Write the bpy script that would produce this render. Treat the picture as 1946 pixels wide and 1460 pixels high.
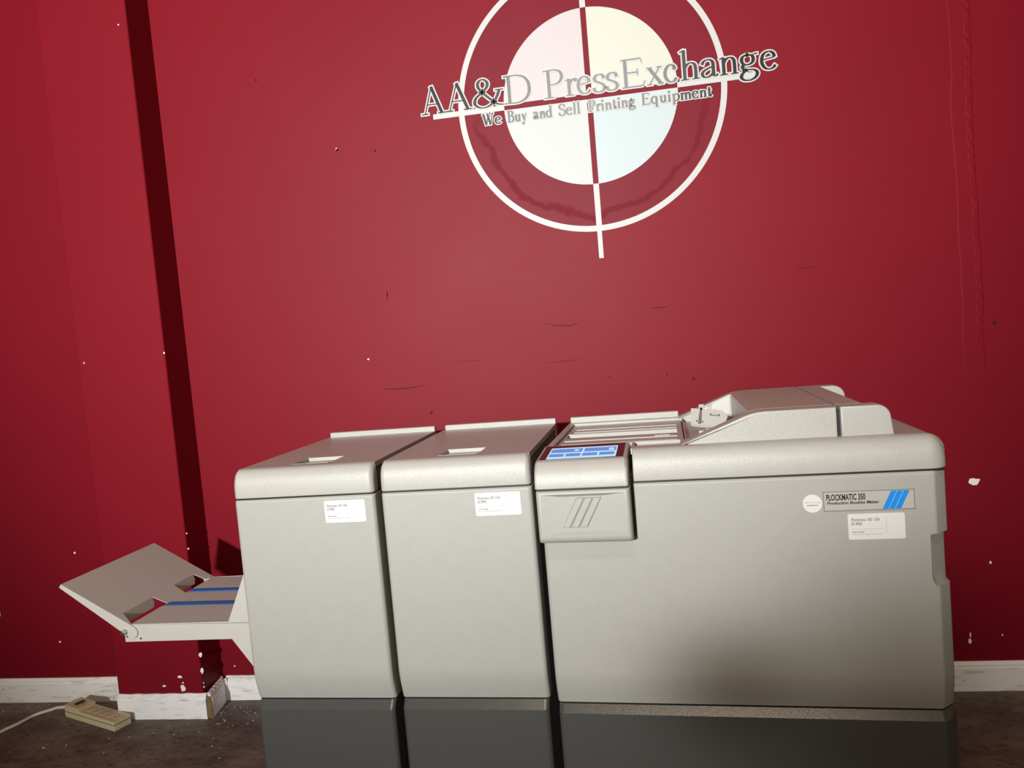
import bpy, bmesh, math, random
from mathutils import Vector, Matrix
for o in list(bpy.data.objects): bpy.data.objects.remove(o, do_unlink=True)
scene = bpy.context.scene
col = scene.collection
rnd = random.Random(7)

# ------------------------------------------------------------------ camera
F_PX, YAW, PITCH, ROLL = 1402.565, 0.14990, 0.06130, -0.08520
CAM = Vector((0.2925, -2.3132, 1.1623))
fwd = Vector((-math.sin(YAW)*math.cos(PITCH), math.cos(YAW)*math.cos(PITCH), -math.sin(PITCH)))
rgt0 = Vector((math.cos(YAW), math.sin(YAW), 0)); up0 = rgt0.cross(fwd)
rgt = math.cos(ROLL)*rgt0 + math.sin(ROLL)*up0
upv = -math.sin(ROLL)*rgt0 + math.cos(ROLL)*up0
cd = bpy.data.cameras.new('camera'); cam = bpy.data.objects.new('camera', cd); col.objects.link(cam)
m = Matrix((rgt, upv, -fwd)).transposed().to_4x4(); m.translation = CAM
cam.matrix_world = m
cd.sensor_fit = 'HORIZONTAL'; cd.sensor_width = 36.0; cd.lens = 36.0*F_PX/1946.0; cd.clip_start = .02
scene.camera = cam
def ray(px, py): return rgt*((px-973)/F_PX) + upv*(-(py-730)/F_PX) + fwd
def on_wall(px, py, y=0.0):
    d = ray(px, py); return CAM + d*((y-CAM.y)/d.y)
def on_floor(px, py, z=0.0):
    d = ray(px, py); return CAM + d*((z-CAM.z)/d.z)

# ------------------------------------------------------------------ world, lights, exposure
w = bpy.data.worlds.new('world'); scene.world = w; w.use_nodes = True
w.node_tree.nodes['Background'].inputs[0].default_value = (1.0, .66, .38, 1)
w.node_tree.nodes['Background'].inputs[1].default_value = .13
def area(name, loc, target, size, power, color, spread=180):
    l = bpy.data.lights.new(name, 'AREA'); l.shape = 'DISK'; l.size = size; l.energy = power; l.color = color
    l.spread = math.radians(spread)
    o = bpy.data.objects.new(name, l); col.objects.link(o); o.location = loc
    o.rotation_euler = (Vector(target)-Vector(loc)).to_track_quat('-Z', 'Y').to_euler()
    return o
def spot(name, loc, target, power, color, angle, blend, radius):
    l = bpy.data.lights.new(name, 'SPOT'); l.energy = power; l.color = color; l.spot_size = math.radians(angle); l.spot_blend = blend
    l.shadow_soft_size = radius
    o = bpy.data.objects.new(name, l); col.objects.link(o); o.location = loc
    o.rotation_euler = (Vector(target)-Vector(loc)).to_track_quat('-Z', 'Y').to_euler()
    return o
key = spot('key_lamp', (-.9, -6.0, 2.0), (-.35, 0, 2.05), 2250, (.985, .99, .965), 53.5, 1, .08)
def uneven_beam(light):
    """the lamp's beam is partly covered at its lower right edge: fades there, darkest at a soft round tip"""
    light.use_nodes = True
    nt = light.node_tree; em = [n for n in nt.nodes if n.type == 'EMISSION'][0]; L = nt.links
    def mth(op, *a):
        n = nt.nodes.new('ShaderNodeMath'); n.operation = op
        for i, v in enumerate(a):
            if isinstance(v, (int, float)): n.inputs[i].default_value = v
            else: L.new(v, n.inputs[i])
        return n.outputs[0]
    def sm(v, a, b, o0, o1):
        n = nt.nodes.new('ShaderNodeMapRange'); n.interpolation_type = 'SMOOTHSTEP'; L.new(v, n.inputs[0])
        for i, x in zip((1, 2, 3, 4), (a, b, o0, o1)): n.inputs[i].default_value = x
        return n.outputs[0]
    tc = nt.nodes.new('ShaderNodeTexCoord'); sp = nt.nodes.new('ShaderNodeSeparateXYZ'); L.new(tc.outputs['Normal'], sp.inputs[0])
    az = mth('ABSOLUTE', sp.outputs[2]); X = mth('DIVIDE', sp.outputs[0], az); Y = mth('DIVIDE', sp.outputs[1], az)
    def oval(cx, cy, rx, ry):
        u = mth('DIVIDE', mth('SUBTRACT', X, cx), rx); v = mth('DIVIDE', mth('SUBTRACT', Y, cy), ry)
        return mth('SQRT', mth('ADD', mth('MULTIPLY', u, u), mth('MULTIPLY', v, v)))
    fade = sm(oval(.231, -.328, .082, .097), .12, 1.05, .04, 1)
    tip = sm(oval(.170, -.308, .052, .038), .05, 1.0, .0, 1)
    L.new(mth('MULTIPLY', fade, tip), em.inputs['Strength'])
uneven_beam(key.data)
area('front_fill_light', (.9, -6.5, 1.8), (.5, 0, 1.2), 2.2, 20, (1, .93, .84))  # added soft fill from the front, no such source known
tube = area('ceiling_lamp', (.45, -2.65, 2.9), (.45, -1.9, 0), .12, 22, (1, .80, .60))
tube.data.shape = 'RECTANGLE'; tube.data.size = 1.3; tube.data.size_y = .14
scene.view_settings.view_transform = 'Standard'; scene.view_settings.look = 'None'
scene.view_settings.gamma = 1; scene.view_settings.use_curve_mapping = False
scene.view_settings.exposure = 0.0

# ------------------------------------------------------------------ materials
def new_mat(name):
    mt = bpy.data.materials.new(name); mt.use_nodes = True
    return mt, mt.node_tree, mt.node_tree.nodes['Principled BSDF']
def plain(name, c, rough=.5, spec=.5, metal=0, var=.04, scale=30, bump=0, bscale=400):
    mt, nt, b = new_mat(name); N, L = nt.nodes, nt.links
    tc = N.new('ShaderNodeTexCoord'); nz = N.new('ShaderNodeTexNoise'); nz.inputs['Scale'].default_value = scale
    nz.inputs['Detail'].default_value = 4
    L.new(tc.outputs['Object'], nz.inputs['Vector'])
    mx = N.new('ShaderNodeMix'); mx.data_type = 'RGBA'
    mx.inputs[6].default_value = tuple(max(0, v*(1-var)) for v in c)+(1,)
    mx.inputs[7].default_value = tuple(min(1, v*(1+var)) for v in c)+(1,)
    L.new(nz.outputs['Fac'], mx.inputs[0]); L.new(mx.outputs[2], b.inputs['Base Color'])
    b.inputs['Roughness'].default_value = rough; b.inputs['Specular IOR Level'].default_value = spec
    b.inputs['Metallic'].default_value = metal
    if bump:
        n2 = N.new('ShaderNodeTexNoise'); n2.inputs['Scale'].default_value = bscale; n2.inputs['Detail'].default_value = 2
        L.new(tc.outputs['Object'], n2.inputs['Vector'])
        bp = N.new('ShaderNodeBump'); bp.inputs['Strength'].default_value = bump; bp.inputs['Distance'].default_value = .001
        L.new(n2.outputs['Fac'], bp.inputs['Height']); L.new(bp.outputs['Normal'], b.inputs['Normal'])
    return mt
def emit(name, c, s):
    mt, nt, b = new_mat(name)
    b.inputs['Base Color'].default_value = (.02, .02, .03, 1)
    b.inputs['Emission Color'].default_value = tuple(c)+(1,); b.inputs['Emission Strength'].default_value = s
    return mt
M = {}
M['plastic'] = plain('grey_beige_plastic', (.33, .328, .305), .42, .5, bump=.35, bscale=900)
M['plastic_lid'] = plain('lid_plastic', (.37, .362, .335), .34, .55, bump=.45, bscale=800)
M['base'] = plain('dark_grey_plastic', (.056, .058, .055), .25, .9, bump=.18, bscale=700)
M['black'] = plain('black_plastic', (.008, .008, .009), .4)
M['chassis'] = plain('chassis_metal', (.17, .168, .158), .6)
M['metal_tray'] = plain('painted_steel', (.42, .41, .375), .45, .5, bump=.1)
M['belt'] = plain('blue_belt', (.025, .12, .36), .55)
M['steel'] = plain('steel', (.55, .53, .5), .28, .5, metal=1)
M['sticker'] = plain('white_label', (.62, .62, .615), .55, .3, var=.01)
M['ink'] = plain('label_ink', (.06, .06, .06), .7, .2)
M['faint'] = plain('label_faint_ink', (.30, .30, .30), .7, .2)
M['inkblack'] = plain('badge_black', (.006, .006, .006), .5)
M['badge'] = plain('badge_silver', (.40, .385, .36), .4, .5)
M['badge_blue'] = plain('badge_blue', (.0, .22, .72), .4)
M['groove'] = plain('groove_grey', (.16, .155, .14), .6)
M['guide'] = plain('guide_metal', (.52, .52, .50), .4, .5)
M['bezel'] = plain('screen_glass', (.01, .006, .007), .12)
M['screen'] = emit('screen_light', (.52, .83, 1.0), .9)
M['button'] = emit('screen_button', (.12, .28, .74), .85)
M['logo_white'] = plain('logo_white', (.485, .495, .49), .5, .4, var=.02)
M['logo_pink'] = plain('logo_pink', (.505, .46, .475), .5, .4, var=.01)
M['logo_yellow'] = plain('logo_yellow', (.525, .53, .46), .5, .4, var=.01)
M['logo_grey'] = plain('logo_grey', (.475, .50, .497), .5, .4, var=.01)
M['logo_blue'] = plain('logo_blue', (.44, .51, .535), .5, .4, var=.01)
M['cream'] = plain('cream_plastic', (.62, .53, .33), .42, .5, var=.06)
M['cream_cord'] = plain('cream_cord', (.74, .69, .56), .5)
M['wood'] = plain('raw_wood', (.22, .12, .04), .8, .2, var=.3, scale=60)
M['chip'] = plain('bare_plaster', (.82, .81, .79), .8, .2, var=.05, scale=200)
M['scuff'] = plain('dark_scuff', (.05, .003, .007), .7, .2)

def wall_mat():
    mt, nt, b = new_mat('red_wall_paint'); N, L = nt.nodes, nt.links
    tc = N.new('ShaderNodeTexCoord'); sep = N.new('ShaderNodeSeparateXYZ'); L.new(tc.outputs['Object'], sep.inputs[0])
    def math_(op, a, bb, c=None):
        n = N.new('ShaderNodeMath'); n.operation = op
        for i, v in enumerate((a, bb, c)):
            if v is None: continue
            if isinstance(v, (int, float)): n.inputs[i].default_value = v
            else: L.new(v, n.inputs[i])
        return n.outputs[0]
    def noise(sc, det=4):
        n = N.new('ShaderNodeTexNoise'); n.inputs['Scale'].default_value = sc; n.inputs['Detail'].default_value = det
        L.new(tc.outputs['Object'], n.inputs['Vector']); return n.outputs['Fac']
    def smooth(v, a, bb):
        n = N.new('ShaderNodeMapRange'); n.interpolation_type = 'SMOOTHSTEP'; L.new(v, n.inputs[0])
        n.inputs[1].default_value = a; n.inputs[2].default_value = bb; return n.outputs[0]
    def mixc(f, a, bb):
        n = N.new('ShaderNodeMix'); n.data_type = 'RGBA'; L.new(f, n.inputs[0])
        for i, v in ((6, a), (7, bb)):
            if isinstance(v, tuple): n.inputs[i].default_value = v+(1,)
            else: L.new(v, n.inputs[i])
        return n.outputs[2]
    big = noise(1.7)
    c = mixc(smooth(big, .3, .7), (.176, .0030, .0108), (.186, .0033, .0116))
    # touched-up paint inside the logo ring, brushed by hand
    dx = math_('SUBTRACT', sep.outputs[0], .2553); dz = math_('SUBTRACT', sep.outputs[2], 1.875)
    rad = math_('SQRT', math_('ADD', math_('MULTIPLY', dx, dx), math_('MULTIPLY', dz, dz)), 0)
    wob = math_('ADD', rad, math_('MULTIPLY', math_('SUBTRACT', noise(9), .5), .10))
    ring = math_('MULTIPLY', smooth(wob, .30, .335), math_('SUBTRACT', 1.0, smooth(rad, .392, .402)))
    inside = math_('SUBTRACT', 1.0, smooth(rad, .392, .402))
    c = mixc(inside, c, (.166, .0050, .0155))
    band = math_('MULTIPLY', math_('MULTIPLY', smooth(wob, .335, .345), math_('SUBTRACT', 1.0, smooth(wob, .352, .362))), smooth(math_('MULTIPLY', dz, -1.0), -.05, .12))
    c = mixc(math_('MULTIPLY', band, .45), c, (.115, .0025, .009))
    L.new(c, b.inputs['Base Color'])
    rg = math_('SUBTRACT', math_('ADD', .50, math_('MULTIPLY', noise(3), .06)), math_('MULTIPLY', band, -.10))
    L.new(rg, b.inputs['Roughness']); b.inputs['Specular IOR Level'].default_value = .16
    # roller texture + drywall tape ridge on the right
    tape = math_('ADD', math_('SUBTRACT', sep.outputs[0], 1.302), math_('MULTIPLY', math_('SUBTRACT', noise(5), .5), .025))
    tm = math_('MULTIPLY', smooth(tape, -.030, -.024), math_('SUBTRACT', 1.0, smooth(tape, .024, .030)))
    upm = smooth(sep.outputs[2], .75, 1.15)
    ridges = N.new('ShaderNodeTexWave'); ridges.wave_type = 'BANDS'; ridges.bands_direction = 'DIAGONAL'
    ridges.inputs['Scale'].default_value = 16; ridges.inputs['Distortion'].default_value = 7
    L.new(tc.outputs['Object'], ridges.inputs['Vector'])
    edge = math_('MULTIPLY', smooth(tape, .008, .014), tm)
    h = math_('MULTIPLY', math_('ADD', math_('MULTIPLY', tm, .8), math_('MULTIPLY', math_('MULTIPLY', ridges.outputs['Fac'], edge), .8)), upm)
    h = math_('ADD', h, math_('MULTIPLY', noise(260, 2), .16))
    h = math_('ADD', h, math_('MULTIPLY', noise(5), .8))
    bp = N.new('ShaderNodeBump'); bp.inputs['Strength'].default_value = .5; bp.inputs['Distance'].default_value = .0016
    L.new(h, bp.inputs['Height']); L.new(bp.outputs['Normal'], b.inputs['Normal'])
    return mt
M['wall'] = wall_mat()

def floor_mat():
    mt, nt, b = new_mat('dirty_brown_floor'); N, L = nt.nodes, nt.links
    tc = N.new('ShaderNodeTexCoord')
    mp = N.new('ShaderNodeMapping'); mp.inputs['Scale'].default_value = (1, 1.6, 1); L.new(tc.outputs['Object'], mp.inputs[0])
    n1 = N.new('ShaderNodeTexNoise'); n1.inputs['Scale'].default_value = 6; n1.inputs['Detail'].default_value = 8; n1.inputs['Roughness'].default_value = .68
    n2 = N.new('ShaderNodeTexNoise'); n2.inputs['Scale'].default_value = 38; n2.inputs['Detail'].default_value = 5
    for n in (n1, n2): L.new(mp.outputs[0], n.inputs['Vector'])
    r = N.new('ShaderNodeValToRGB'); r.color_ramp.elements[0].position = .3; r.color_ramp.elements[0].color = (.060, .043, .036, 1)
    r.color_ramp.elements[1].position = .68; r.color_ramp.elements[1].color = (.205, .165, .14, 1)
    L.new(n1.outputs['Fac'], r.inputs[0])
    r2 = N.new('ShaderNodeValToRGB'); r2.color_ramp.elements[0].position = .32; r2.color_ramp.elements[0].color = (.25, .22, .2, 1)
    r2.color_ramp.elements[1].position = .46; r2.color_ramp.elements[1].color = (1, 1, 1, 1)
    L.new(n2.outputs['Fac'], r2.inputs[0])
    mx = N.new('ShaderNodeMix'); mx.data_type = 'RGBA'; mx.blend_type = 'MULTIPLY'; mx.inputs[0].default_value = .7
    L.new(r.outputs[0], mx.inputs[6]); L.new(r2.outputs[0], mx.inputs[7]); L.new(mx.outputs[2], b.inputs['Base Color'])
    b.inputs['Roughness'].default_value = .6; b.inputs['Specular IOR Level'].default_value = .35
    bp = N.new('ShaderNodeBump'); bp.inputs['Strength'].default_value = .4; bp.inputs['Distance'].default_value = .003
    L.new(n1.outputs['Fac'], bp.inputs['Height']); L.new(bp.outputs['Normal'], b.inputs['Normal'])
    return mt
M['floor'] = floor_mat()

def board_mat():
    mt, nt, b = new_mat('worn_white_paint'); N, L = nt.nodes, nt.links
    tc = N.new('ShaderNodeTexCoord')
    mp = N.new('ShaderNodeMapping'); mp.inputs['Scale'].default_value = (2.5, 6, 14); L.new(tc.outputs['Object'], mp.inputs[0])
    n1 = N.new('ShaderNodeTexNoise'); n1.inputs['Scale'].default_value = 5; n1.inputs['Detail'].default_value = 7; n1.inputs['Roughness'].default_value = .65
    L.new(mp.outputs[0], n1.inputs['Vector'])
    n2 = N.new('ShaderNodeTexNoise'); n2.inputs['Scale'].default_value = 45; n2.inputs['Detail'].default_value = 3
    L.new(tc.outputs['Object'], n2.inputs['Vector'])
    r = N.new('ShaderNodeValToRGB'); r.color_ramp.elements[0].position = .30; r.color_ramp.elements[0].color = (.60, .57, .53, 1)
    r.color_ramp.elements[1].position = .46; r.color_ramp.elements[1].color = (.92, .915, .90, 1)
    L.new(n1.outputs['Fac'], r.inputs[0])
    r2 = N.new('ShaderNodeValToRGB'); r2.color_ramp.elements[0].position = .24; r2.color_ramp.elements[0].color = (.10, .07, .05, 1)
    r2.color_ramp.elements[1].position = .28; r2.color_ramp.elements[1].color = (1, 1, 1, 1)
    L.new(n2.outputs['Fac'], r2.inputs[0])
    mx = N.new('ShaderNodeMix'); mx.data_type = 'RGBA'; mx.blend_type = 'MULTIPLY'; mx.inputs[0].default_value = .8
    L.new(r.outputs[0], mx.inputs[6]); L.new(r2.outputs[0], mx.inputs[7]); L.new(mx.outputs[2], b.inputs['Base Color'])
    b.inputs['Roughness'].default_value = .45
    return mt
M['board'] = board_mat()

def letter_mat():
    # vinyl print: grey where it crosses the inner disc, fading to black towards both ends
    mt, nt, b = new_mat('logo_letter_print'); N, L = nt.nodes, nt.links
    tc = N.new('ShaderNodeTexCoord'); ln = N.new('ShaderNodeVectorMath'); ln.operation = 'LENGTH'
    L.new(tc.outputs['Object'], ln.inputs[0])
    r = N.new('ShaderNodeValToRGB'); e = r.color_ramp.elements
    e[0].position = 0; e[0].color = (.24, .24, .24, 1); e[1].position = .30; e[1].color = (.15, .15, .15, 1)
    for p, v in ((.258, .17), (.268, .055), (.34, .040), (.42, .010), (.56, .006)):
        x = e.new(p); x.color = (v, v, v, 1)
    e.remove([x for x in e if abs(x.position-.30) < 1e-4][0])
    L.new(ln.outputs['Value'], r.inputs[0]); L.new(r.outputs[0], b.inputs['Base Color'])
    b.inputs['Roughness'].default_value = .55; b.inputs['Specular IOR Level'].default_value = .3
    return mt
M['letter'] = letter_mat()

# ------------------------------------------------------------------ mesh helpers
class MB:
    def __init__(s): s.v = []; s.f = []
    def add(s, vs, fs):
        n = len(s.v); s.v += [tuple(p) for p in vs]; s.f += [tuple(i+n for i in f) for f in fs]; return s
    def box(s, x0, x1, y0, y1, z0, z1):
        return s.add([(x0,y0,z0),(x1,y0,z0),(x1,y1,z0),(x0,y1,z0),(x0,y0,z1),(x1,y0,z1),(x1,y1,z1),(x0,y1,z1)],
                     [(0,3,2,1),(4,5,6,7),(0,1,5,4),(1,2,6,5),(2,3,7,6),(3,0,4,7)])
    def rbox(s, x0, x1, y0, y1, z0, z1, r=.002, seg=2):
        bm = bmesh.new(); bmesh.ops.create_cube(bm, size=1)
        for v in bm.verts: v.co = Vector(((x0+x1)/2+v.co.x*(x1-x0), (y0+y1)/2+v.co.y*(y1-y0), (z0+z1)/2+v.co.z*(z1-z0)))
        bmesh.ops.bevel(bm, geom=bm.edges[:], offset=r, segments=seg, profile=.5, affect='EDGES', clamp_overlap=True)
        bm.verts.index_update(); s.add([v.co[:] for v in bm.verts], [[v.index for v in f.verts] for f in bm.faces]); bm.free(); return s
    def prism(s, poly, axis, a, b):
        # poly in the two other axes; axis 'x': (y,z), 'y': (x,z), 'z': (x,y)
        def P(p, t): return {'x': (t, p[0], p[1]), 'y': (p[0], t, p[1]), 'z': (p[0], p[1], t)}[axis]
        n = len(poly)
        return s.add([P(p, a) for p in poly]+[P(p, b) for p in poly],
                     [tuple(range(n)), tuple(range(2*n-1, n-1, -1))]+[(i, n+i, n+(i+1) % n, (i+1) % n) for i in range(n)])
    def loft(s, rings, closed=True, caps=True):
        n = len(rings[0]); vs = [p for r in rings for p in r]; fs = []
        for i in range(len(rings)-1):
            for j in range(n if closed else n-1):
                k = (j+1) % n; fs.append((i*n+j, i*n+k, (i+1)*n+k, (i+1)*n+j))
        if caps: fs += [tuple(range(n-1, -1, -1)), tuple((len(rings)-1)*n+j for j in range(n))]
        return s.add(vs, fs)
    def tube(s, pts, r, seg=8, caps=True):
        pts = [Vector(p) for p in pts]; rings = []
        for i, p in enumerate(pts):
            t = (pts[min(i+1, len(pts)-1)]-pts[max(i-1, 0)]).normalized()
            a = t.cross(Vector((0, 0, 1)) if abs(t.z) < .9 else Vector((1, 0, 0))).normalized(); b = t.cross(a)
            rr = r[i] if isinstance(r, (list, tuple)) else r
            rings.append([tuple(p+rr*(math.cos(2*math.pi*k/seg)*a+math.sin(2*math.pi*k/seg)*b)) for k in range(seg)])
        return s.loft(rings, True, caps)
    def build(s, name, mat, parent=None, smooth=None, loc=None):
        me = bpy.data.meshes.new(name); me.from_pydata(s.v, [], s.f); me.validate()
        bm = bmesh.new(); bm.from_mesh(me); bmesh.ops.recalc_face_normals(bm, faces=bm.faces[:]); bm.to_mesh(me); bm.free()
        me.materials.append(M[mat] if isinstance(mat, str) else mat)
        o = bpy.data.objects.new(name, me); col.objects.link(o)
        if smooth:
            for p in me.polygons: p.use_smooth = True
            md = o.modifiers.new('edge_split', 'EDGE_SPLIT'); md.split_angle = math.radians(smooth); md.use_edge_sharp = False
            wn = o.modifiers.new('weighted_normal', 'WEIGHTED_NORMAL'); wn.mode = 'FACE_AREA'; wn.weight = 80
        if parent: o.parent = parent
        if loc: o.location = loc
        return o
def thing(name, label, cat, loc=(0, 0, 0), rz=0, group=None):
    o = bpy.data.objects.new(name, None); col.objects.link(o); o.empty_display_size = .1
    o.location = loc; o.rotation_euler = (0, 0, rz); o['label'] = label; o['category'] = cat
    if group: o['group'] = group
    return o
def tag(o, label, cat, group=None):
    o['label'] = label; o['category'] = cat
    if group: o['group'] = group
    return o
def struct(o, label=None, cat=None):
    o['kind'] = 'structure'
    if label: o['label'] = label
    if cat: o['category'] = cat
    return o
def text_mesh(name, body, size, mat, parent, loc, rot, sx=1, shear=0, bold=0, align='LEFT', width=None, space=1):
    cu = bpy.data.curves.new(name, 'FONT'); cu.body = body; cu.size = size; cu.shear = shear; cu.offset = bold
    cu.align_x = align; cu.extrude = .0001; cu.resolution_u = 3; cu.space_character = space
    o = bpy.data.objects.new(name, cu); col.objects.link(o)
    me = bpy.data.meshes.new_from_object(o.evaluated_get(bpy.context.evaluated_depsgraph_get()))
    bpy.data.objects.remove(o, do_unlink=True); bpy.data.curves.remove(cu)
    xs = [v.co.x for v in me.vertices]
    if width: sx = width/(max(xs)-min(xs))
    x0 = min(xs) if width else 0
    for v in me.vertices: v.co.x = (v.co.x-x0)*sx
    me.materials.clear(); me.materials.append(M[mat]); me.name = name
    o = bpy.data.objects.new(name, me); col.objects.link(o)
    o.parent = parent; o.location = loc; o.rotation_euler = rot
    return o

# ------------------------------------------------------------------ the room
XC, XL, DC = -1.1555, -1.4647, .1244     # pilaster right edge, left edge, depth
struct(MB().box(-4.5, 4.5, -7, .1, -.1, 0).build('floor', 'floor'), 'dark dirty brown floor with worn patches', 'floor')
wall = struct(MB().box(-4.5, 4.5, 0, .1, 0, 3.6).build('wall_back', 'wall'), 'deep red painted wall behind the machines', 'wall')
pil = MB().prism([(XL, .0), (XL, -DC+.003), (XL+.003, -DC), (XC-.003, -DC), (XC, -DC+.003), (XC, 0)], 'z', 0, 3.6)
pil = struct(pil.build('wall_pilaster', 'wall'), 'shallow red painted pilaster standing out from the wall', 'wall')

def board_profile(t=.013, h=.086):
    return [(0, 0), (-t, 0), (-t, h*.80), (-t*.80, h*.84), (-t*.86, h*.89), (-t*.5, h*.965), (-t*.35, h), (0, h)]
def board(name, a, b, label, h=.086, t=.013, jag=None, z0=0):
    # a,b: wall-side ends (x,y); profile stands out to the right-hand normal
    a, b = Vector((a[0], a[1], 0)), Vector((b[0], b[1], 0)); d = (b-a).normalized(); n = Vector((d.y, -d.x, 0))
    pr = board_profile(t, h); rings = []
    N = 14
    for i in range(N+1):
        p = a+(b-a)*(i/N); rg = []
        for j, (o, z) in enumerate(pr):
            e = 0
            if jag and i == N: e = jag*(0.5+.5*math.sin(z*190+1.3))+jag*.5*math.sin(z*410)
            wob = .0008*math.sin(i*2.3+j)
            q = p+n*(-o+ (wob if o < 0 else 0))+d*e; rg.append((q.x, q.y, z0+z+(wob*1.2 if j > 2 else 0)))
        rings.append(rg)
    return struct(MB().loft(rings).build(name, 'board'), label, 'baseboard')
# direction chosen so the profile faces -y
board('baseboard_left', (-4.5, 0), (-1.496, 0), 'worn white baseboard left of the red pilaster, end broken off', jag=.010)
board('baseboard_pilaster', (-1.462, -DC), (-1.1415, -DC), 'chipped white baseboard across the front of the pilaster', h=.083)
rb = board('baseboard_return', (-1.1375, -DC-.0055), (-1.1550, -.014), 'dingy white baseboard on the side of the pilaster with raw wood end', h=.086)
MB().prism([(-1.1372, 0), (-1.1243, 0), (-1.1240, .040), (-1.1262, .072), (-1.1372, .074)], 'y', -DC-.0085, -DC-.0050).build('raw_end', 'wood', rb)['label'] = 'bare brown wood end of the board'
board('baseboard_back', (-1.1425, 0), (-.02, 0), 'white baseboard between the pilaster and the machines', h=.083)
board('baseboard_right', (-.02, 0), (4.5, 0), 'yellowed worn baseboard right of the machines', h=.088)
# little corner trim strip standing in the corner
struct(MB().rbox(-1.1425, -1.1335, -.0175, -.0135, 0, .080, .001).build('trim_1', 'board'), 'thin white trim strip in the corner by the pilaster', 'trim')

# chips where paint has come off (irregular flakes) and scuffs
def flake(parent, px, py, wpx, hpx, y, mat='chip', name='paint_chip', seed=None, side=None):
    r = random.Random(seed if seed is not None else int(px*7+py))
    c = on_wall(px, py, y); s = (on_wall(px+1, py, y)-c).length
    n = 11; vs = []
    for i in range(n):
        a = 2*math.pi*i/n; k = .7+.45*r.random()
        vs.append((c.x+math.cos(a)*wpx*.5*s*k, c.z+math.sin(a)*hpx*.5*s*k))
    MB().prism(vs, 'y', y-.0006, y+.0002).build(name, mat, parent)
for px, py, a, b in ((1851, 915, 25, 15), (1882, 1069, 5, 7), (1843, 1219, 7, 12), (1844, 1207, 3, 12), (1905, 1207, 3, 5), (142, 1051, 4, 4),
                     (114, 1220, 4, 4), (216, 1198, 4, 4), (222, 1260, 4, 6), (228, 1304, 8, 8), (446, 1266, 3, 3), (640, 284, 4, 6), (700, 683, 4, 3)):
    flake(wall, px, py, a, b, 0)
for px, py, a, b in ((342, 1287, 10, 5), (348, 1308, 9, 14), (348, 1298, 4, 3), (312, 1304, 8, 4), (225, 47, 3, 3), (160, 690, 3, 3), (381, 1245, 7, 9),
                     (384, 1275, 7, 12), (312, 671, 3, 4), (355, 1014, 3, 3), (358, 1043, 3, 4), (388, 1306, 3, 4), (387, 1298, 2, 3)):
    flake(pil, px, py, a, b, -DC)
def scuff(pts, wpx):
    ps = [on_wall(*p) for p in pts]; s = .0017; mb = MB()
    n = len(ps)
    top = [(p.x, p.z+s*wpx*.5*math.sin(math.pi*(i+.4)/(n-.2))) for i, p in enumerate(ps)]
    bot = [(p.x, p.z-s*wpx*.5*math.sin(math.pi*(i+.4)/(n-.2))) for i, p in enumerate(ps)]
    mb.prism(top+bot[::-1], 'y', -.0005, .0002).build('scuff_mark', 'scuff', wall)
scuff([(724, 739), (745, 740), (775, 738), (806, 733)], 2.0)
scuff([(1033, 615), (1060, 619), (1085, 619), (1101, 613)], 1.6)
scuff([(735, 552), (737, 560), (736, 571)], 2.4)
scuff([(1236, 585), (1255, 585), (1272, 582)], 1.4)
scuff([(1510, 510), (1535, 509), (1562, 506)], 1.2)
scuff([(1040, 690), (1070, 687), (1100, 683)], 1.0)
scuff([(870, 688), (900, 686), (915, 685)], 1.0)
for px, py, a in ((713, 287, 5), (641, 285, 5), (486, 152, 5), (1318, 720, 6), (1268, 712, 4), (1890, 614, 8), (820, 784, 5), (1158, 717, 3)):
    flake(wall, px, py, a, a*1.1, 0, 'scuff', 'dent')

# outlet cover at the left border
po = on_wall(-6, 1140); W_, H_ = .038, .062
op = thing('outlet_cover', 'cream electrical outlet cover on the red wall', 'outlet', (po.x-.028, 0, po.z))
pl = MB().rbox(-W_, W_, -.006, 0, -H_, H_, .004, 3).build('cover_plate', 'cream_cord', op, 40)
for dz in (.020, -.020):
    s_ = MB(); s_.prism([(.016*math.cos(a*math.pi/8), dz+.014*math.sin(a*math.pi/8)) for a in range(16)], 'y', -.0075, -.005)
    so = s_.build('socket', 'cream', op)
    for dx in (-.006, .006): MB().box(dx-.0012, dx+.0012, -.008, -.0074, dz-.004, dz+.005).build('slot', 'black', so)

# ------------------------------------------------------------------ the logo on the wall
LX, LZ, LR = .2553, 1.875, .4068
logo = thing('wall_logo', 'round white crosshair logo with pastel quarters and company lettering on the red wall', 'sign', (LX, 0, LZ))
def annulus(r0, r1, n=128):
    mb = MB()
    for i in range(n):
        a, b = 2*math.pi*i/n, 2*math.pi*(i+1)/n
        ca, sa, cb, sb = math.cos(a), math.sin(a), math.cos(b), math.sin(b)
        mb.add([(r0*ca, -.0011, r0*sa), (r1*ca, -.0011, r1*sa), (r1*cb, -.0011, r1*sb), (r0*cb, -.0011, r0*sb),
                (r0*ca, .0, r0*sa), (r1*ca, .0, r1*sa), (r1*cb, .0, r1*sb), (r0*cb, .0, r0*sb)], [(0, 1, 2, 3), (1, 5, 6, 2), (0, 3, 7, 4)])
    return mb
annulus(LR-.0175, LR).build('ring', 'logo_white', logo)
G, RI = .0085, .2635
def bar(name, x0, x1, z0, z1): MB().box(x0, x1, -.0014, 0, z0, z1).build(name, 'logo_white', logo)
bar('bar', -.489, -RI+.001, -G, G-.001); bar('bar', RI-.001, .495, -G, G-.001)
bar('bar', -G, G, RI, .489); bar('bar', -G, G, -.389, -RI+.001); bar('bar', -G+.001, G-.002, -.4895, -LR+.006)
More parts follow.
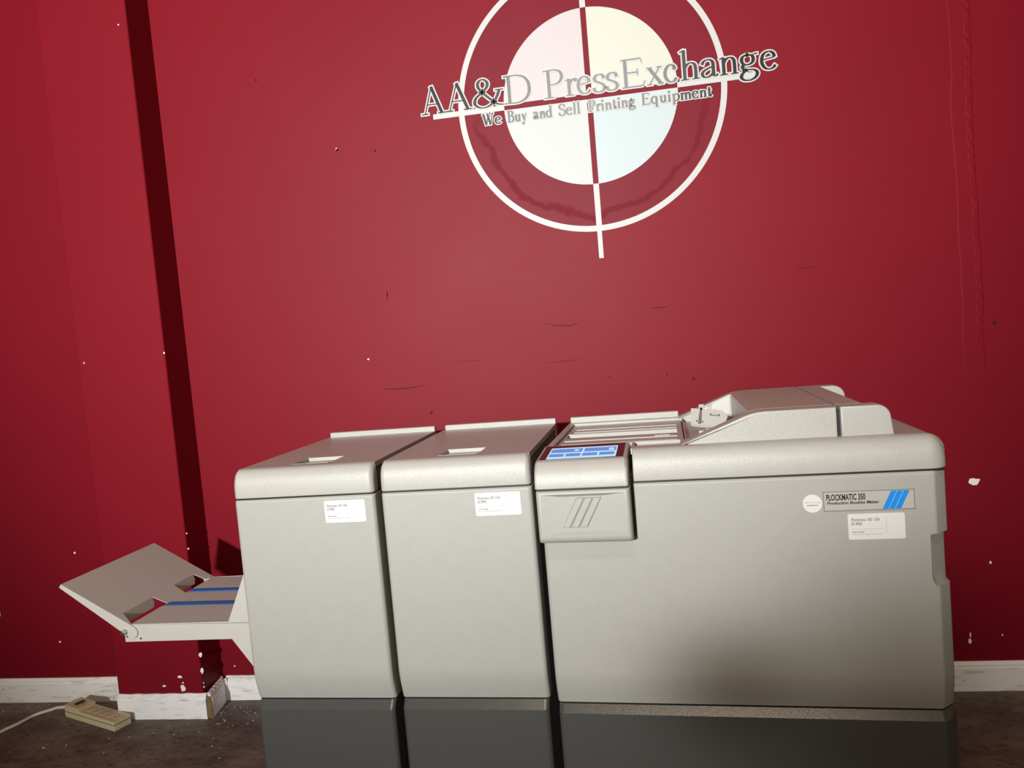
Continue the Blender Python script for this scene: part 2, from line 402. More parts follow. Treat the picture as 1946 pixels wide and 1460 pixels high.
for sx, sz, mt, nm in ((-1, 1, 'logo_pink', 'pink quarter'), (1, 1, 'logo_yellow', 'pale yellow quarter'), (-1, -1, 'logo_grey', 'pale grey quarter'), (1, -1, 'logo_blue', 'pale blue quarter')):
    a0 = math.asin(G/RI); pts = [(sx*G, sz*G)]
    for i in range(33):
        a = a0+(math.pi/2-2*a0)*i/32; pts.append((sx*RI*math.cos(a), sz*RI*math.sin(a)))
    MB().prism(pts, 'y', -.0011, 0).build('quarter', mt, logo)['label'] = nm

# hand-built serif lettering: every glyph is a set of pen strokes (cap height 1)
X_ = .60
def serif(x, y, w): return ('s', [(x-w/2, y), (x+w/2, y)])
GL = {
 'A': (.74, [('t', [(.09,0),(.36,1.0)]), ('T', [(.35,1.0),(.65,0)]), ('t', [(.19,.35),(.54,.35)]), serif(.09,.02,.22), serif(.65,.02,.26)]),
 '&': (.98, [('p', [(.80,.56),(.74,.36),(.62,.14),(.44,.0),(.24,.0),(.10,.14),(.13,.34),(.30,.52),(.46,.70),(.48,.88),(.36,1.0),(.24,.92),(.22,.74),(.34,.52),(.56,.24),(.74,.06),(.92,.02)]), serif(.80,.57,.24)]),
 'D': (.86, [('T', [(.18,0),(.18,1)]), ('p', [(.18,.985),(.42,.985),(.62,.90),(.74,.72),(.77,.5),(.74,.28),(.62,.10),(.42,.015),(.18,.015)]), serif(.16,.02,.26), serif(.16,.98,.26)]),
 'P': (.62, [('T', [(.18,0),(.18,1)]), ('p', [(.18,.985),(.36,.985),(.50,.92),(.56,.76),(.52,.60),(.40,.49),(.22,.48)]), serif(.18,.02,.28), serif(.14,.98,.22)]),
 'r': (.40, [('T', [(.14,0),(.14,X_)]), ('p', [(.15,.40),(.20,.50),(.28,.57),(.36,.57)]), serif(.16,.02,.25), ('t', [(.03,.54),(.14,.60)]), ('dot', [(.355,.545)])]),
 'e': (.50, [('t', [(.09,.34),(.45,.40)]), ('p', [(.455,.40),(.43,.52),(.34,.60),(.24,.60),(.13,.52),(.08,.36),(.09,.20),(.17,.06),(.29,.01),(.40,.04),(.48,.13)])]),
 's': (.42, [('p', [(.35,.46),(.33,.56),(.25,.61),(.15,.59),(.09,.50),(.11,.40),(.21,.33),(.31,.26),(.36,.16),(.32,.05),(.22,.0),(.12,.02),(.07,.08),(.06,.16)])]),
 'E': (.72, [('T', [(.20,0),(.20,1)]), ('t', [(.10,.98),(.60,.98),(.62,.84)]), ('t', [(.20,.52),(.50,.52)]), ('t', [(.50,.62),(.50,.42)]), ('t', [(.10,.02),(.62,.02),(.67,.18)])]),
 'x': (.56, [('T', [(.10,X_-.02),(.47,.02)]), ('t', [(.44,X_-.02),(.09,.02)]), serif(.10,X_-.01,.18), serif(.44,X_-.01,.17), serif(.09,.015,.17), serif(.47,.015,.19)]),
 'c': (.46, [('p', [(.42,.47),(.38,.56),(.28,.61),(.17,.55),(.09,.40),(.09,.22),(.17,.07),(.29,.01),(.39,.05),(.45,.14)]), ('dot', [(.40,.49)])]),
 'h': (.60, [('T', [(.14,0),(.14,1.04)]), ('p', [(.15,.42),(.23,.54),(.34,.58),(.43,.52),(.46,.38),(.46,0)]), serif(.14,.02,.24), serif(.46,.02,.22), ('t', [(.02,.97),(.14,1.04)])]),
 'a': (.50, [('p', [(.08,.45),(.13,.56),(.24,.61),(.34,.55),(.37,.42),(.37,.10),(.42,.03),(.49,.07)]), ('p', [(.37,.36),(.20,.29),(.09,.19),(.09,.07),(.17,.01),(.27,.04),(.37,.14)])]),
 'n': (.60, [('T', [(.14,0),(.14,X_)]), ('p', [(.15,.42),(.23,.54),(.34,.58),(.43,.52),(.46,.38),(.46,0)]), serif(.14,.02,.24), serif(.46,.02,.22), ('t', [(.02,.55),(.14,.61)])]),
 'g': (.54, [('p', [(.24,.60),(.12,.54),(.08,.42),(.12,.30),(.24,.25),(.36,.31),(.40,.43),(.36,.55),(.24,.60)]), ('t', [(.36,.54),(.44,.60),(.52,.60)]),
             ('p', [(.14,.28),(.09,.19),(.14,.11),(.28,.08),(.42,.05),(.49,-.06),(.43,-.20),(.28,-.28),(.12,-.25),(.05,-.15),(.09,-.03),(.19,.06)])]),
 'W': (1.0, [('T', [(.10,1),(.32,0)]), ('t', [(.33,0),(.52,.92)]), ('T', [(.46,1),(.68,0)]), ('t', [(.69,0),(.90,1)]), serif(.10,.98,.22), serif(.46,.98,.18), serif(.90,.98,.20)]),
 'B': (.68, [('T', [(.18,0),(.18,1)]), ('p', [(.18,.985),(.38,.985),(.50,.90),(.51,.70),(.40,.56),(.20,.53)]), ('p', [(.34,.54),(.52,.48),(.60,.28),(.52,.08),(.36,.015),(.18,.015)]), serif(.15,.02,.24), serif(.15,.98,.24)]),
 'u': (.60, [('p', [(.14,X_),(.14,.18),(.20,.04),(.31,.02),(.44,.14)]), ('T', [(.45,X_),(.45,.0)]), serif(.10,.585,.16), serif(.41,.585,.16), serif(.50,.02,.14)]),
 'y': (.54, [('T', [(.10,X_),(.29,.04)]), ('t', [(.46,X_),(.22,-.20),(.12,-.28)]), serif(.10,.585,.20), serif(.46,.585,.17), ('dot', [(.12,-.24)])]),
 'd': (.58, [('p', [(.43,.50),(.32,.60),(.18,.56),(.09,.40),(.09,.20),(.17,.05),(.29,.01),(.43,.12)]), ('T', [(.44,1.04),(.44,0)]), ('t', [(.32,.97),(.44,1.04)]), serif(.49,.02,.14)]),
 'S': (.56, [('p', [(.46,.74),(.43,.90),(.32,.99),(.18,.96),(.10,.83),(.13,.66),(.28,.54),(.42,.43),(.48,.27),(.42,.09),(.28,.0),(.15,.04),(.09,.12),(.07,.26)])]),
 'l': (.30, [('T', [(.15,0),(.15,1.04)]), serif(.15,.02,.24), ('t', [(.03,.97),(.15,1.04)])]),
 'i': (.30, [('T', [(.15,0),(.15,X_)]), serif(.15,.02,.24), ('t', [(.03,.54),(.15,.60)]), ('dot', [(.15,.84)])]),
 't': (.36, [('p', [(.16,.80),(.16,.14),(.21,.03),(.28,.02),(.35,.08)]), ('t', [(.04,.57),(.33,.57)])]),
 'p': (.60, [('T', [(.14,-.30),(.14,X_)]), ('p', [(.15,.46),(.26,.59),(.39,.57),(.49,.42),(.49,.22),(.41,.05),(.29,.01),(.15,.10)]), serif(.15,-.28,.25), ('t', [(.02,.54),(.14,.60)])]),
 'q': (.60, [('p', [(.43,.48),(.32,.60),(.18,.56),(.09,.40),(.09,.20),(.17,.05),(.29,.01),(.43,.12)]), ('T', [(.44,X_),(.44,-.30)]), serif(.44,-.28,.25)]),
 'm': (.90, [('T', [(.14,0),(.14,X_)]), ('p', [(.15,.42),(.23,.54),(.34,.58),(.42,.52),(.45,.38),(.45,0)]), ('p', [(.46,.42),(.54,.54),(.65,.58),(.73,.52),(.76,.38),(.76,0)]),
             serif(.14,.02,.22), serif(.45,.02,.20), serif(.76,.02,.20), ('t', [(.02,.55),(.14,.61)])]),
}
def catmull(pts, k=4):
    if len(pts) < 4: return pts
    out = []
    P = [pts[0]]+list(pts)+[pts[-1]]
    for i in range(1, len(P)-2):
        for j in range(k):
            t = j/k; r = []
            for d in (0, 1):
                a, b, c, e = P[i-1][d], P[i][d], P[i+1][d], P[i+2][d]
                r.append(.5*((2*b)+(-a+c)*t+(2*a-5*b+4*c-e)*t*t+(-a+3*b-3*c+e)*t**3))
            out.append(tuple(r))
    return out+[pts[-1]]
def glyph(mb, ch, x0, x1, z0, cap, y, thick, thin, grow):
    """adds glyph ch between x0 and x1 on baseline z0; grow (metres) fattens it for the white outline"""
    wd, strokes = GL[ch]
    xs = [p[0] for _, s in strokes for p in s]; a, b = min(xs)-thin/2, max(xs)+thin/2
    sx = (x1-x0)/(b-a)
    def T(p): return (x0+(p[0]-a)*sx, z0+p[1]*cap)
    def poly(pts): mb.add([(p[0], y, p[1]) for p in pts], [tuple(range(len(pts)))])
    y0 = y
    for si, (kind, s) in enumerate(strokes):
        y = y0-si*2.5e-5
        if kind == 'dot':
            c = T(s[0]); r = thick*cap*.62+grow
            poly([(c[0]+r*math.cos(i*math.pi/6), c[1]+r*math.sin(i*math.pi/6)) for i in range(12)]); continue
        pts = [Vector(T(p)) for p in (catmull(s) if kind == 'p' else s)]
        n = len(pts); L_, R_ = [], []
        for i, p in enumerate(pts):
            d = (pts[min(i+1, n-1)]-pts[max(i-1, 0)])
            d = d.normalized() if d.length > 1e-9 else Vector((1, 0))
            nn = Vector((-d.y, d.x))
            if kind == 'T': wv = thick
            elif kind in 'ts': wv = thin
            else: wv = thin+(thick-thin)*min(1, abs(d.y)**1.3)
            h = wv*cap/2+grow
            if i == 0: p = p-d*grow
            if i == n-1: p = p+d*grow
            L_.append(p+nn*h); R_.append(p-nn*h)
        for i in range(n-1): poly([L_[i], L_[i+1], R_[i+1], R_[i]])
        if kind == 'p' and grow == 0:
            pass
def flip_normals(o):
    me = o.data; bm = bmesh.new(); bm.from_mesh(me)
    for f in bm.faces:
        if f.normal.y > 0: f.normal_flip()
    bm.to_mesh(me); bm.free()
def zx(X): return 760+X/2.5605
BASE_Y = lambda X: None
main = [('A',105,228),('A',222,357),('&',364,512),('D',508,637),('P',700,797),('r',806,862),('e',868,930),('s',942,1000),('s',1005,1062),
        ('E',1078,1196),('x',1200,1286),('c',1290,1347),('h',1363,1462),('a',1468,1552),('n',1553,1650),('g',1655,1746),('e',1758,1830)]
def wx(X):  # x on the wall of a column of the enlarged crop, along the text line
    px = zx(X); return on_wall(px, 215-(px-823)*.142).x-LX
def letters(name, items, cap, thick, thin, grow):
    """each letter is a part of its own (flat print), its white outline a sub-part"""
    for k, (ch, x0, x1, z0) in enumerate(items):
        mb = MB(); glyph(mb, ch, x0, x1, z0, cap, 0, thick, thin, 0)
        o = mb.build(name, 'letter', logo); flip_normals(o); o.location = (0, -.0030, 0)
        mb = MB(); glyph(mb, ch, x0, x1, z0, cap, 0, thick, thin, grow)
        q = mb.build('letter_outline', 'logo_white', o); flip_normals(q); q.location = (0, .0007+(k % 2)*.0003, 0)
letters('letter', [(c, wx(a), wx(b), .0085) for c, a, b in main], .0845, .118, .040, .0040)
sub = []
for word, a, b in (('We', 390, 490), ('Buy', 512, 615), ('and', 640, 740), ('Sell', 763, 875), ('Printing', 905, 1142), ('Equipment', 1165, 1515)):
    tot = sum(GL[c][0] for c in word); xa, xb = wx(a+2), wx(b-2); x = xa
    for c in word:
        wd = GL[c][0]/tot*(xb-xa); sub.append((c, x+wd*.03, x+wd*.97, -.0465)); x += wd
letters('slogan_letter', sub, .0335, .19, .085, .0028)

# ------------------------------------------------------------------ machine pieces
ZS, ZT = .376, .8475
def plan(x0, x1, r, back, right=None, n=5):
    """front outline seen from above: left side, rounded front, right side"""
    p = [(x0, back)]
    for i in range(n+1):
        a = math.pi/2*i/n; p.append((x0+r-r*math.cos(a), r-r*math.sin(a)))
    if right: p += right
    else:
        for i in range(n+1):
            a = math.pi/2*i/n; p.append((x1-r+r*math.sin(a), r-r*math.cos(a)))
        p.append((x1, back))
    return p
def panel(mb, stations):
    """stations: (z, plan, yoff) lofted; front side closed by a back plate"""
    rings = []
    for z, pl, yo in stations:
        bk = pl[0][1]
        rings.append([(x, min(y+yo, bk), z) for x, y in pl])
    return mb.loft(rings, True, True)
def curve_bottom(z0, z1, d, n=7):
    return [(z0+(z1-z0)*i/n, d*(1-math.sin(math.pi/2*i/n))) for i in range(n+1)]
def shoulder(mb, x0, x1, y0, y1, z0, z1, rl, rr, n=8, p=2.4, lean=0):
    """rounded front lip: profile from (y0,z0) up and over to (y1,z1), ends rounded with radius rl, rr"""
    prof = [(y0+.001, z0), (y0, z0+.002)]
    for i in range(n+1):
        t = math.pi/2*i/n
        c, s = max(0, math.cos(t))**(2/p), max(0, math.sin(t))**(2/p)
        prof.append((y1-(y1-y0)*c, (z0+.25*(z1-z0))+(.75*(z1-z0))*s))
    prof += [(y1, z0)]
    def ring(x, ins):
        r = []
        for i, (y, z) in enumerate(prof):
            if i == len(prof)-1: r.append((x, y, z)); continue
            r.append((x, min(y+ins, y1), z-(ins*1.0 if z > z0+.003 else 0)*((z-z0)/(z1-z0))))
        return r
    rings = []
    k = 6
    for i in range(k):
        a = math.pi/2*i/k; rings.append(ring(x0+rl*(1-math.sin(a)), rl*(1-math.cos(a))) if False else ring(x0+rl*(1-math.cos(a)), rl*(1-math.sin(a))))
    rings.append(ring(x0+rl, 0)); rings.append(ring(x1-rr, 0))
    for i in range(k-1, -1, -1):
        a = math.pi/2*i/k; rings.append(ring(x1-rr*(1-math.cos(a)), rr*(1-math.sin(a))))
    return mb.loft(rings, True, True)

def label_sticker(parent, x, z, w_, h_, y=-.0006, rot=0):
    s = MB(); r = .0035; pts = []
    for cx, cz, a0 in ((w_/2-r, h_/2-r, 0), (-w_/2+r, h_/2-r, 1), (-w_/2+r, -h_/2+r, 2), (w_/2-r, -h_/2+r, 3)):
        for i in range(5):
            a = (a0+i/4)*math.pi/2; pts.append((cx+r*math.cos(a), cz+r*math.sin(a)))
    s.prism(pts, 'y', y, .0002); o = s.build('inventory_sticker', 'sticker', parent, loc=(x, 0, z)); o.rotation_euler = (0, rot, 0)
    o['label'] = 'white inventory sticker with two lines of text'
    R_ = (math.pi/2, 0, 0); L0 = -w_/2+w_*.065
    text_mesh('lettering', 'Plockmatic 350 135k', .0085, 'ink', o, (L0, y-.0002, h_*.215), R_, width=w_*.50)
    text_mesh('lettering', 'ID 8982', .0085, 'ink', o, (L0, y-.0002, h_*.055), R_, width=w_*.185)
    text_mesh('lettering', 'Auction Number', .0046, 'ink', o, (L0, y-.0002, -h_*.235), R_, width=w_*.22)
    pm = MB(); x = L0
    for wv in (.026, .03, .012, .05, .03, .06, .02, .045, .03, .05):
        pm.box(x, x+wv*w_, y-.0002, y, -h_*.315, -h_*.290); x += (wv+.018)*w_
    pm.build('print_line', 'faint', o)
    MB().box(L0, w_*.13, y-.0002, y, -h_*.105, -h_*.095).build('divider', 'faint', o)
    MB().box(w_*.17, w_*.174, y-.0002, y, -h_*.28, h_*.38).build('divider', 'faint', o)
    return o

def lid_plate(mb, x0, x1, y0, y1, z0, z1, holes):
    """flat plate with rectangular holes (x0,x1,y0,y1)"""
    holes = [(max(h[0], x0), min(h[1], x1), max(h[2], y0), min(h[3], y1)) for h in holes]
    xs = sorted({x0, x1, *[h[0] for h in holes], *[h[1] for h in holes]}); ys = sorted({y0, y1, *[h[2] for h in holes], *[h[3] for h in holes]})
    idx = {}
    def inside(a, b): return any(h[0]-1e-9 <= a <= h[1]+1e-9 and h[2]-1e-9 <= b <= h[3]+1e-9 for h in holes)
    V = []; F = []
    def vid(x, y, z):
        k = (round(x, 6), round(y, 6), z)
        if k not in idx: idx[k] = len(V); V.append((x, y, z))
        return idx[k]
    solid = {}
    for i in range(len(xs)-1):
        for j in range(len(ys)-1): solid[i, j] = not inside((xs[i]+xs[i+1])/2, (ys[j]+ys[j+1])/2)
    for (i, j), s in solid.items():
        if not s: continue
        a, b, c, d = xs[i], xs[i+1], ys[j], ys[j+1]
        F.append((vid(a,c,z1), vid(b,c,z1), vid(b,d,z1), vid(a,d,z1)))
        F.append((vid(a,c,z0), vid(a,d,z0), vid(b,d,z0), vid(b,c,z0)))
        for (di, dj, p, q) in ((-1, 0, (a,d), (a,c)), (1, 0, (b,c), (b,d)), (0, -1, (a,c), (b,c)), (0, 1, (b,d), (a,d))):
            if not solid.get((i+di, j+dj), False):
                F.append((vid(*p,z0), vid(*q,z0), vid(*q,z1), vid(*p,z1)))
    return mb.add(V, F)

def small_machine(name, label, loc, rz, W, sticker):
    t = thing(name, label, 'machine', loc, rz, None)
    MB().rbox(.006, W-.008, .03, .53, .03, .90, .004).build('chassis', 'chassis', t)
    pl = plan(0, W, .010, .05)
    st = [(z, pl, y) for z, y in curve_bottom(ZS+.002, .452, .0150)]+[(ZT-.006, pl, 0), (ZT-.0025, pl, .0012), (ZT, pl, .004)]
    panel(MB(), st).build('front_panel', 'plastic', t, 35)
    pb = plan(.002, W-.002, .012, .05)
    panel(MB(), [(.0, pb, .0), (.357, pb, 0), (ZS-.0015, pb, .0145)]).build('base', 'base', t, 30)
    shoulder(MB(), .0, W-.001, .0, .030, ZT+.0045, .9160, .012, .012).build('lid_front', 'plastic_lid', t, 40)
    # flat top with its pull recess and latch slot
    hole = (.120, .213, .060, .147)
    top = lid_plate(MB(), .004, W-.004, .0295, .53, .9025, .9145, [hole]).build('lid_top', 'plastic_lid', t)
    rc = MB()
    a, b, c, d = hole
    rc.add([(a,c,.9065),(b,c,.9065),(b,d,.9065),(a,d,.9065),(a,c,.9005),(b,c,.9005),(b,d,.9005),(a,d,.9005)], [(0,1,2,3),(4,7,6,5)])
    rc.build('pull_recess', 'plastic_lid', top)
    MB().box(a+.002, b+.006, .0512, .0562, .9140, .9148).build('latch_slot', 'black', top)
    MB().rbox(a+.001, b-.002, .0575, .0605, .9120, .9156, .0006).build('latch_edge', 'plastic_lid', top)
    MB().rbox(.010, W-.004, .528, .546, .86, .929, .003, 3).build('rear_ledge', 'plastic_lid', t, 40)
    # black strip put in the open seam under the lid as its shade
    MB().box(.004, W-.004, .005, .05, ZT-.0005, ZT+.005).build('seam_shade_strip', 'black', t)
    label_sticker(t, *sticker)
    return t

small_machine('trimmer_unit', 'narrow grey finishing machine beside the metal delivery tray', (-.6034, -.7645, 0), -.02704, .3370, (.266, .813, .0955, .0495))
small_machine('square_fold_unit', 'narrow grey finishing machine between its twin and the wide booklet maker', (-.2533, -.7699, 0), -.03134, .3372, (.2617, .8135, .0995, .0500))

# ------------------------------------------------------------------ booklet maker
bk = thing('booklet_maker', 'wide grey booklet making machine with a blue touch screen', 'machine', (.10143, -.79820, 0), -.06001)
WB = .785
MB().rbox(.008, .765, .045, .53, .03, .86, .004).build('chassis', 'chassis', bk)
RIGHT = [(.752, 0), (.7555, .0008), (.7585, .0030), (.7780, .0215), (.7815, .0265), (.7825, .031), (WB-.002, .05)]
SCOOP = [(.7430, 0), (.7440, .0030), (.7450, .0080), (.7460, .0120), (.7480, .0150), (.7700, .0360), (WB-.003, .05)]
def mixp(f): return [tuple(a[i]*(1-f)+b[i]*f for i in (0, 1)) for a, b in zip(RIGHT, SCOOP)]
def pb3(x0, r, right): return plan(x0, 0, r, .05, right)
p0 = lambda f=0: pb3(0, .010, mixp(f))
st = [(z, p0(), y) for z, y in curve_bottom(ZS+.002, .452, .0150)]
st += [(.626, p0(), 0), (.6265, p0(.25), 0), (.630, p0(.55), 0), (.637, p0(.82), 0), (.648, p0(1), 0), (.722, p0(1), 0), (.7265, p0(.9), 0), (.7275, p0(0), 0), (.733, p0(), 0)]
fp = panel(MB(), st)
p1 = pb3(.1955, .004, RIGHT)
panel(fp, [(.733, p1, 0), (ZT-.006, p1, 0), (ZT-.0025, p1, .0012), (ZT, p1, .004)])
fp.build('front_panel', 'plastic', bk, 35)
pbB = pb3(.002, .012, RIGHT)
panel(MB(), [(0, pbB, 0), (.360, pbB, 0), (ZS-.0015, pbB, .0145)]).build('base', 'base', bk, 30)
MB().box(.198, .775, .005, .05, ZT-.0005, ZT+.005).build('seam_shade_strip', 'black', bk)  # black strip painting the shade of the open seam
shoulder(MB(), .1965, WB, .0, .032, ZT+.0045, .9160, .003, .034, p=2.3).build('lid_front', 'plastic_lid', bk, 40)
# deck around the flap
DK = .9145
dk_ = lid_plate(MB(), .004, .752, .0315, .53, .9025, DK, [(.018, .307, .125, .500), (-.01, .1935, -.01, .112), (.309, .4345, .10, .498), (.199, .296, .062, .120)])
dk_.prism([(.752, .86), (.752, DK)]+[(.752+.032*math.sin(i*math.pi/16), DK-.032+.032*math.cos(i*math.pi/16)) for i in range(1, 9)]+[(.784, .86)], 'y', .0315, .53)
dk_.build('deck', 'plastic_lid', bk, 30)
MB().rbox(.006, .30, .528, .546, .86, .930, .003, 3).build('rear_ledge', 'plastic_lid', bk, 40)
MB().box(.196, .300, .060, .122, .900, .9045).build('deck_step', 'plastic_lid', bk)
# ribbed flap lying in the deck
fl = MB(); zf = .9085
lid_plate(fl, .020, .304, .127, .498, .899, zf, [(.024, .292, .272, .336)])
flap = fl.build('flap', 'plastic_lid', bk)
MB().add([(.024,.272,.8975),(.292,.272,.8975),(.292,.336,.8975),(.024,.336,.8975)], [(0, 1, 2, 3)]).build('flap_trough', 'plastic_lid', flap)
for y in (.414, .365): MB().rbox(.036, .292, y-.010, y+.010, zf-.002, zf+.0022, .0012, 2).build('rib', 'plastic_lid', flap)
for y in (.226, .169): MB().rbox(.030, .292, y-.012, y+.012, zf-.002, zf+.0022, .0012, 2).build('rib', 'plastic_lid', flap)
MB().rbox(.240, .276, .222, .242, zf+.0015, zf+.0040, .0008).build('latch_tab', 'plastic_lid', flap)
for y in (.105, .082): MB().rbox(.204, .294, y-.006, y+.006, .902, .9092, .0012, 2).build('step_rib', 'plastic_lid', bk)
# hood over the infeed: two side walls with a sloping end, bridge between them
def hood_profile(x0, x1, zt, rr, z0=.912):
    p = [(x0, z0), (x0+.004, z0+.0035)]
    p += [(.418, zt-.0105), (.428, zt-.0065), (.438, zt-.0035), (.450, zt-.0012), (.465, zt)]
    p += [(x1, zt), (x1, z0)]
    return p
ZH = .974
def soft_prism(mb, poly, y0, y1, r):
    """prism along y with softened front/back rims"""
    cx = sum(p[0] for p in poly)/len(poly); cz = sum(p[1] for p in poly)/len(poly)
    def inset(d):
        out = []
        n = len(poly)
        for i in range(n):
            a, b, c = Vector(poly[i-1]), Vector(poly[i]), Vector(poly[(i+1) % n])
            e1, e2 = (b-a).normalized(), (c-b).normalized()
            n1, n2 = Vector((e1.y, -e1.x)), Vector((e2.y, -e2.x))
            nn = (n1+n2); nn = nn.normalized() if nn.length > 1e-6 else n1
            k = 1/max(.5, nn.dot(n1)); out.append(b+nn*d*k)
        return out
    rings = []
    for y, d in ((y0, r), (y0+r*.3, r*.3), (y0+r, 0), (y1-r, 0), (y1-r*.3, r*.3), (y1, r)):
        rings.append([(p[0], y, p[1]) for p in inset(d)])
    return mb.loft(rings)
hp = hood_profile(.293, .6005, ZH, 0)
hd = MB()
soft_prism(hd, hp, .047, .092, .005)
soft_prism(hd, hp, .500, .540, .004)
hd.prism([(.436, .905), (.436, ZH-.004), (.450, ZH-.0012), (.465, ZH), (.6005, ZH), (.6005, .905)], 'y', .090, .502)
hood = hd.build('infeed_hood', 'plastic_lid', bk, 35)
def end_prof(x1, r):
    p = [(.6065, .912), (.6065, ZH)]
    for i in range(7):
        a = math.pi/2*i/6; p.append((x1-r+r*math.sin(a), ZH-r+r*math.cos(a)))
    return p+[(x1+.004, .912)]
ec = MB()
soft_prism(ec, end_prof(.700, .026), .047, .092, .005)
soft_prism(ec, end_prof(.716, .028), .500, .540, .004)
ec.prism([(.6065, .90), (.6065, ZH), (.655, ZH), (.655, .90)], 'y', .090, .502)
ec.build('hood_end_cover', 'plastic_lid', bk, 35)
MB().box(.600, .607, .055, .535, .905, ZH-.008).build('hood_gap', 'black', bk)
# recess under the hood with the paper guide
MB().add([(.308,.092,.9035),(.4355,.092,.9035),(.4355,.50,.9035),(.308,.50,.9035)], [(0, 1, 2, 3)]).build('infeed_floor', 'plastic_lid', bk)
for x0, x1, xt0, xt1 in ((.330, .372, .352, .376), (.384, .432, .388, .432)):
    z0 = .918
    def zt_(x): return .9155+(x-.297)*.405-.006
    MB().prism([(x0, z0), (x1, z0), (xt1, zt_(xt1)), (xt0, zt_(xt0))], 'y', .4975, .5005).build('side_plate', 'guide', bk)
GT = math.radians(35)
poly = [(.3235, .0120), (.3245, .0261), (.3270, .0640), (.3290, .0655), (.3930, .0520), (.3970, .0510), (.4069, .0316), (.4060, .0270), (.3996, .0091), (.3728, -.0025)]
guide = MB().prism(poly, 'z', -.007, 0).build('paper_guide', 'guide', bk, 30, (0, .22, .926))
guide.rotation_euler = (GT, 0, 0); guide['label'] = 'pale metal paper guide'
MB().prism([(.3387, .0100), (.3470, .0094), (.3525, .0646), (.3478, .0650)], 'z', .0001, .0006).build('guide_slot', 'groove', guide)
MB().prism([(.3480, .0560), (.3520, .0556), (.3525, .0646), (.3480, .0650)], 'z', .0005, .0010).build('guide_slot_end', 'black', guide)
MB().rbox(.3450, .3572, .0650, .0750, -.004, .0025, .0008).build('guide_stop', 'guide', guide)
for x, y in ((.3368, .0198), (.3500, .0161)):
    MB().prism([(x+.0014*math.cos(i*math.pi/4), y+.0020*math.sin(i*math.pi/4)) for i in range(8)], 'z', 0, .0012).build('screw', 'black', guide)
MB().prism([(.3679, .0385), (.3679, .0370), (.3902, .0318), (.3902, .0333)], 'z', 0, .0006).build('arrow_mark', 'black', guide)
for x, y in ((.3700, .0405), (.3882, .0365)): MB().prism([(x-.002, y+.0022), (x+.002, y+.0016), (x, y-.0022)], 'z', 0, .0006).build('arrow_mark', 'black', guide)
MB().rbox(.3385, .3525, .178, .198, .903, .922, .001).build('guide_block', 'guide', bk)
MB().rbox(.3545, .3640, .178, .204, .903, .926, .001).build('guide_block', 'guide', bk)
MB().prism([(.4285, .914), (.4355, .914), (.4355, .935)], 'y', .26, .34).build('sensor_wedge', 'black', bk)

# operator console on the left front
YC = -.045
def console_panel():
    mb = MB(); x0, x1, z0, z1 = .0, .1895, .7385, ZT
    r = .010; rings = []
    pl_ = plan(x0, x1, .008, .05-YC)
    for i in range(6):
        a = math.pi/2*i/5; ins = .014*(1-math.sin(a)); rings.append([(x, min(y+YC+ins, .05), z0+.014*(1-math.cos(a))) for x, y in pl_])
    for z, yo in ((z1-.005, 0), (z1-.002, .0012), (z1, .004)): rings.append([(x, min(y+YC+yo, .05), z) for x, y in pl_])
    # front dish: remove the flat front and rebuild it as a shallow recess
    mb.loft(rings)
    return mb
cp = console_panel().build('console_panel', 'plastic', bk, 35)
# recessed face plate: cut the big front quad and insert the dish
bm = bmesh.new(); bm.from_mesh(cp.data); bm.faces.ensure_lookup_table()
ff = max(bm.faces, key=lambda f: f.calc_area() if f.normal.y < -.99 else 0)
bmesh.ops.delete(bm, geom=[ff], context='FACES_ONLY')
xs0, xs1 = .008, .1815; zs0, zs1 = .7385+.014, ZT-.005
outer = [(xs0, YC, zs0), (xs1, YC, zs0), (xs1, YC, zs1), (xs0, YC, zs1)]
rim = [(.010, YC, zs0+.004), (.179, YC, zs0+.004), (.179, YC, zs1-.002), (.010, YC, zs1-.002)]
flo = [(.048, YC+.0055, zs0+.0105), (.140, YC+.0055, zs0+.0105), (.140, YC+.0055, zs1-.0075), (.048, YC+.0055, zs1-.0075)]
V = [bm.verts.new(p) for p in outer+rim+flo]
for k in (0, 4):
    for i in range(4): bm.faces.new((V[k+i], V[k+(i+1) % 4], V[k+4+(i+1) % 4], V[k+4+i]))
bm.faces.new(V[8:12])
bmesh.ops.remove_doubles(bm, verts=bm.verts[:], dist=.0003); bmesh.ops.recalc_face_normals(bm, faces=bm.faces[:])
bm.to_mesh(cp.data); bm.free()
for p in cp.data.polygons: p.use_smooth = True
for i in range(3):
    x = .0515+i*.0172
    back = MB().prism([(x-.0012, .7712), (x+.0152, .7712), (x+.0472, .8318), (x+.0308, .8318)], 'y', YC+.0050, YC+.0058).build('emblem_groove', 'groove', cp)
    MB().prism([(x, .7722), (x+.0130, .7722), (x+.0450, .8308), (x+.0318, .8308)], 'y', YC+.0038, YC+.0058).build('emblem_bar', 'plastic', cp)
MB().box(.004, .186, YC+.006, .05, ZT-.0005, ZT+.006).build('console_shade_strip', 'black', bk)  # black strip standing for shade in the gap below the console lid
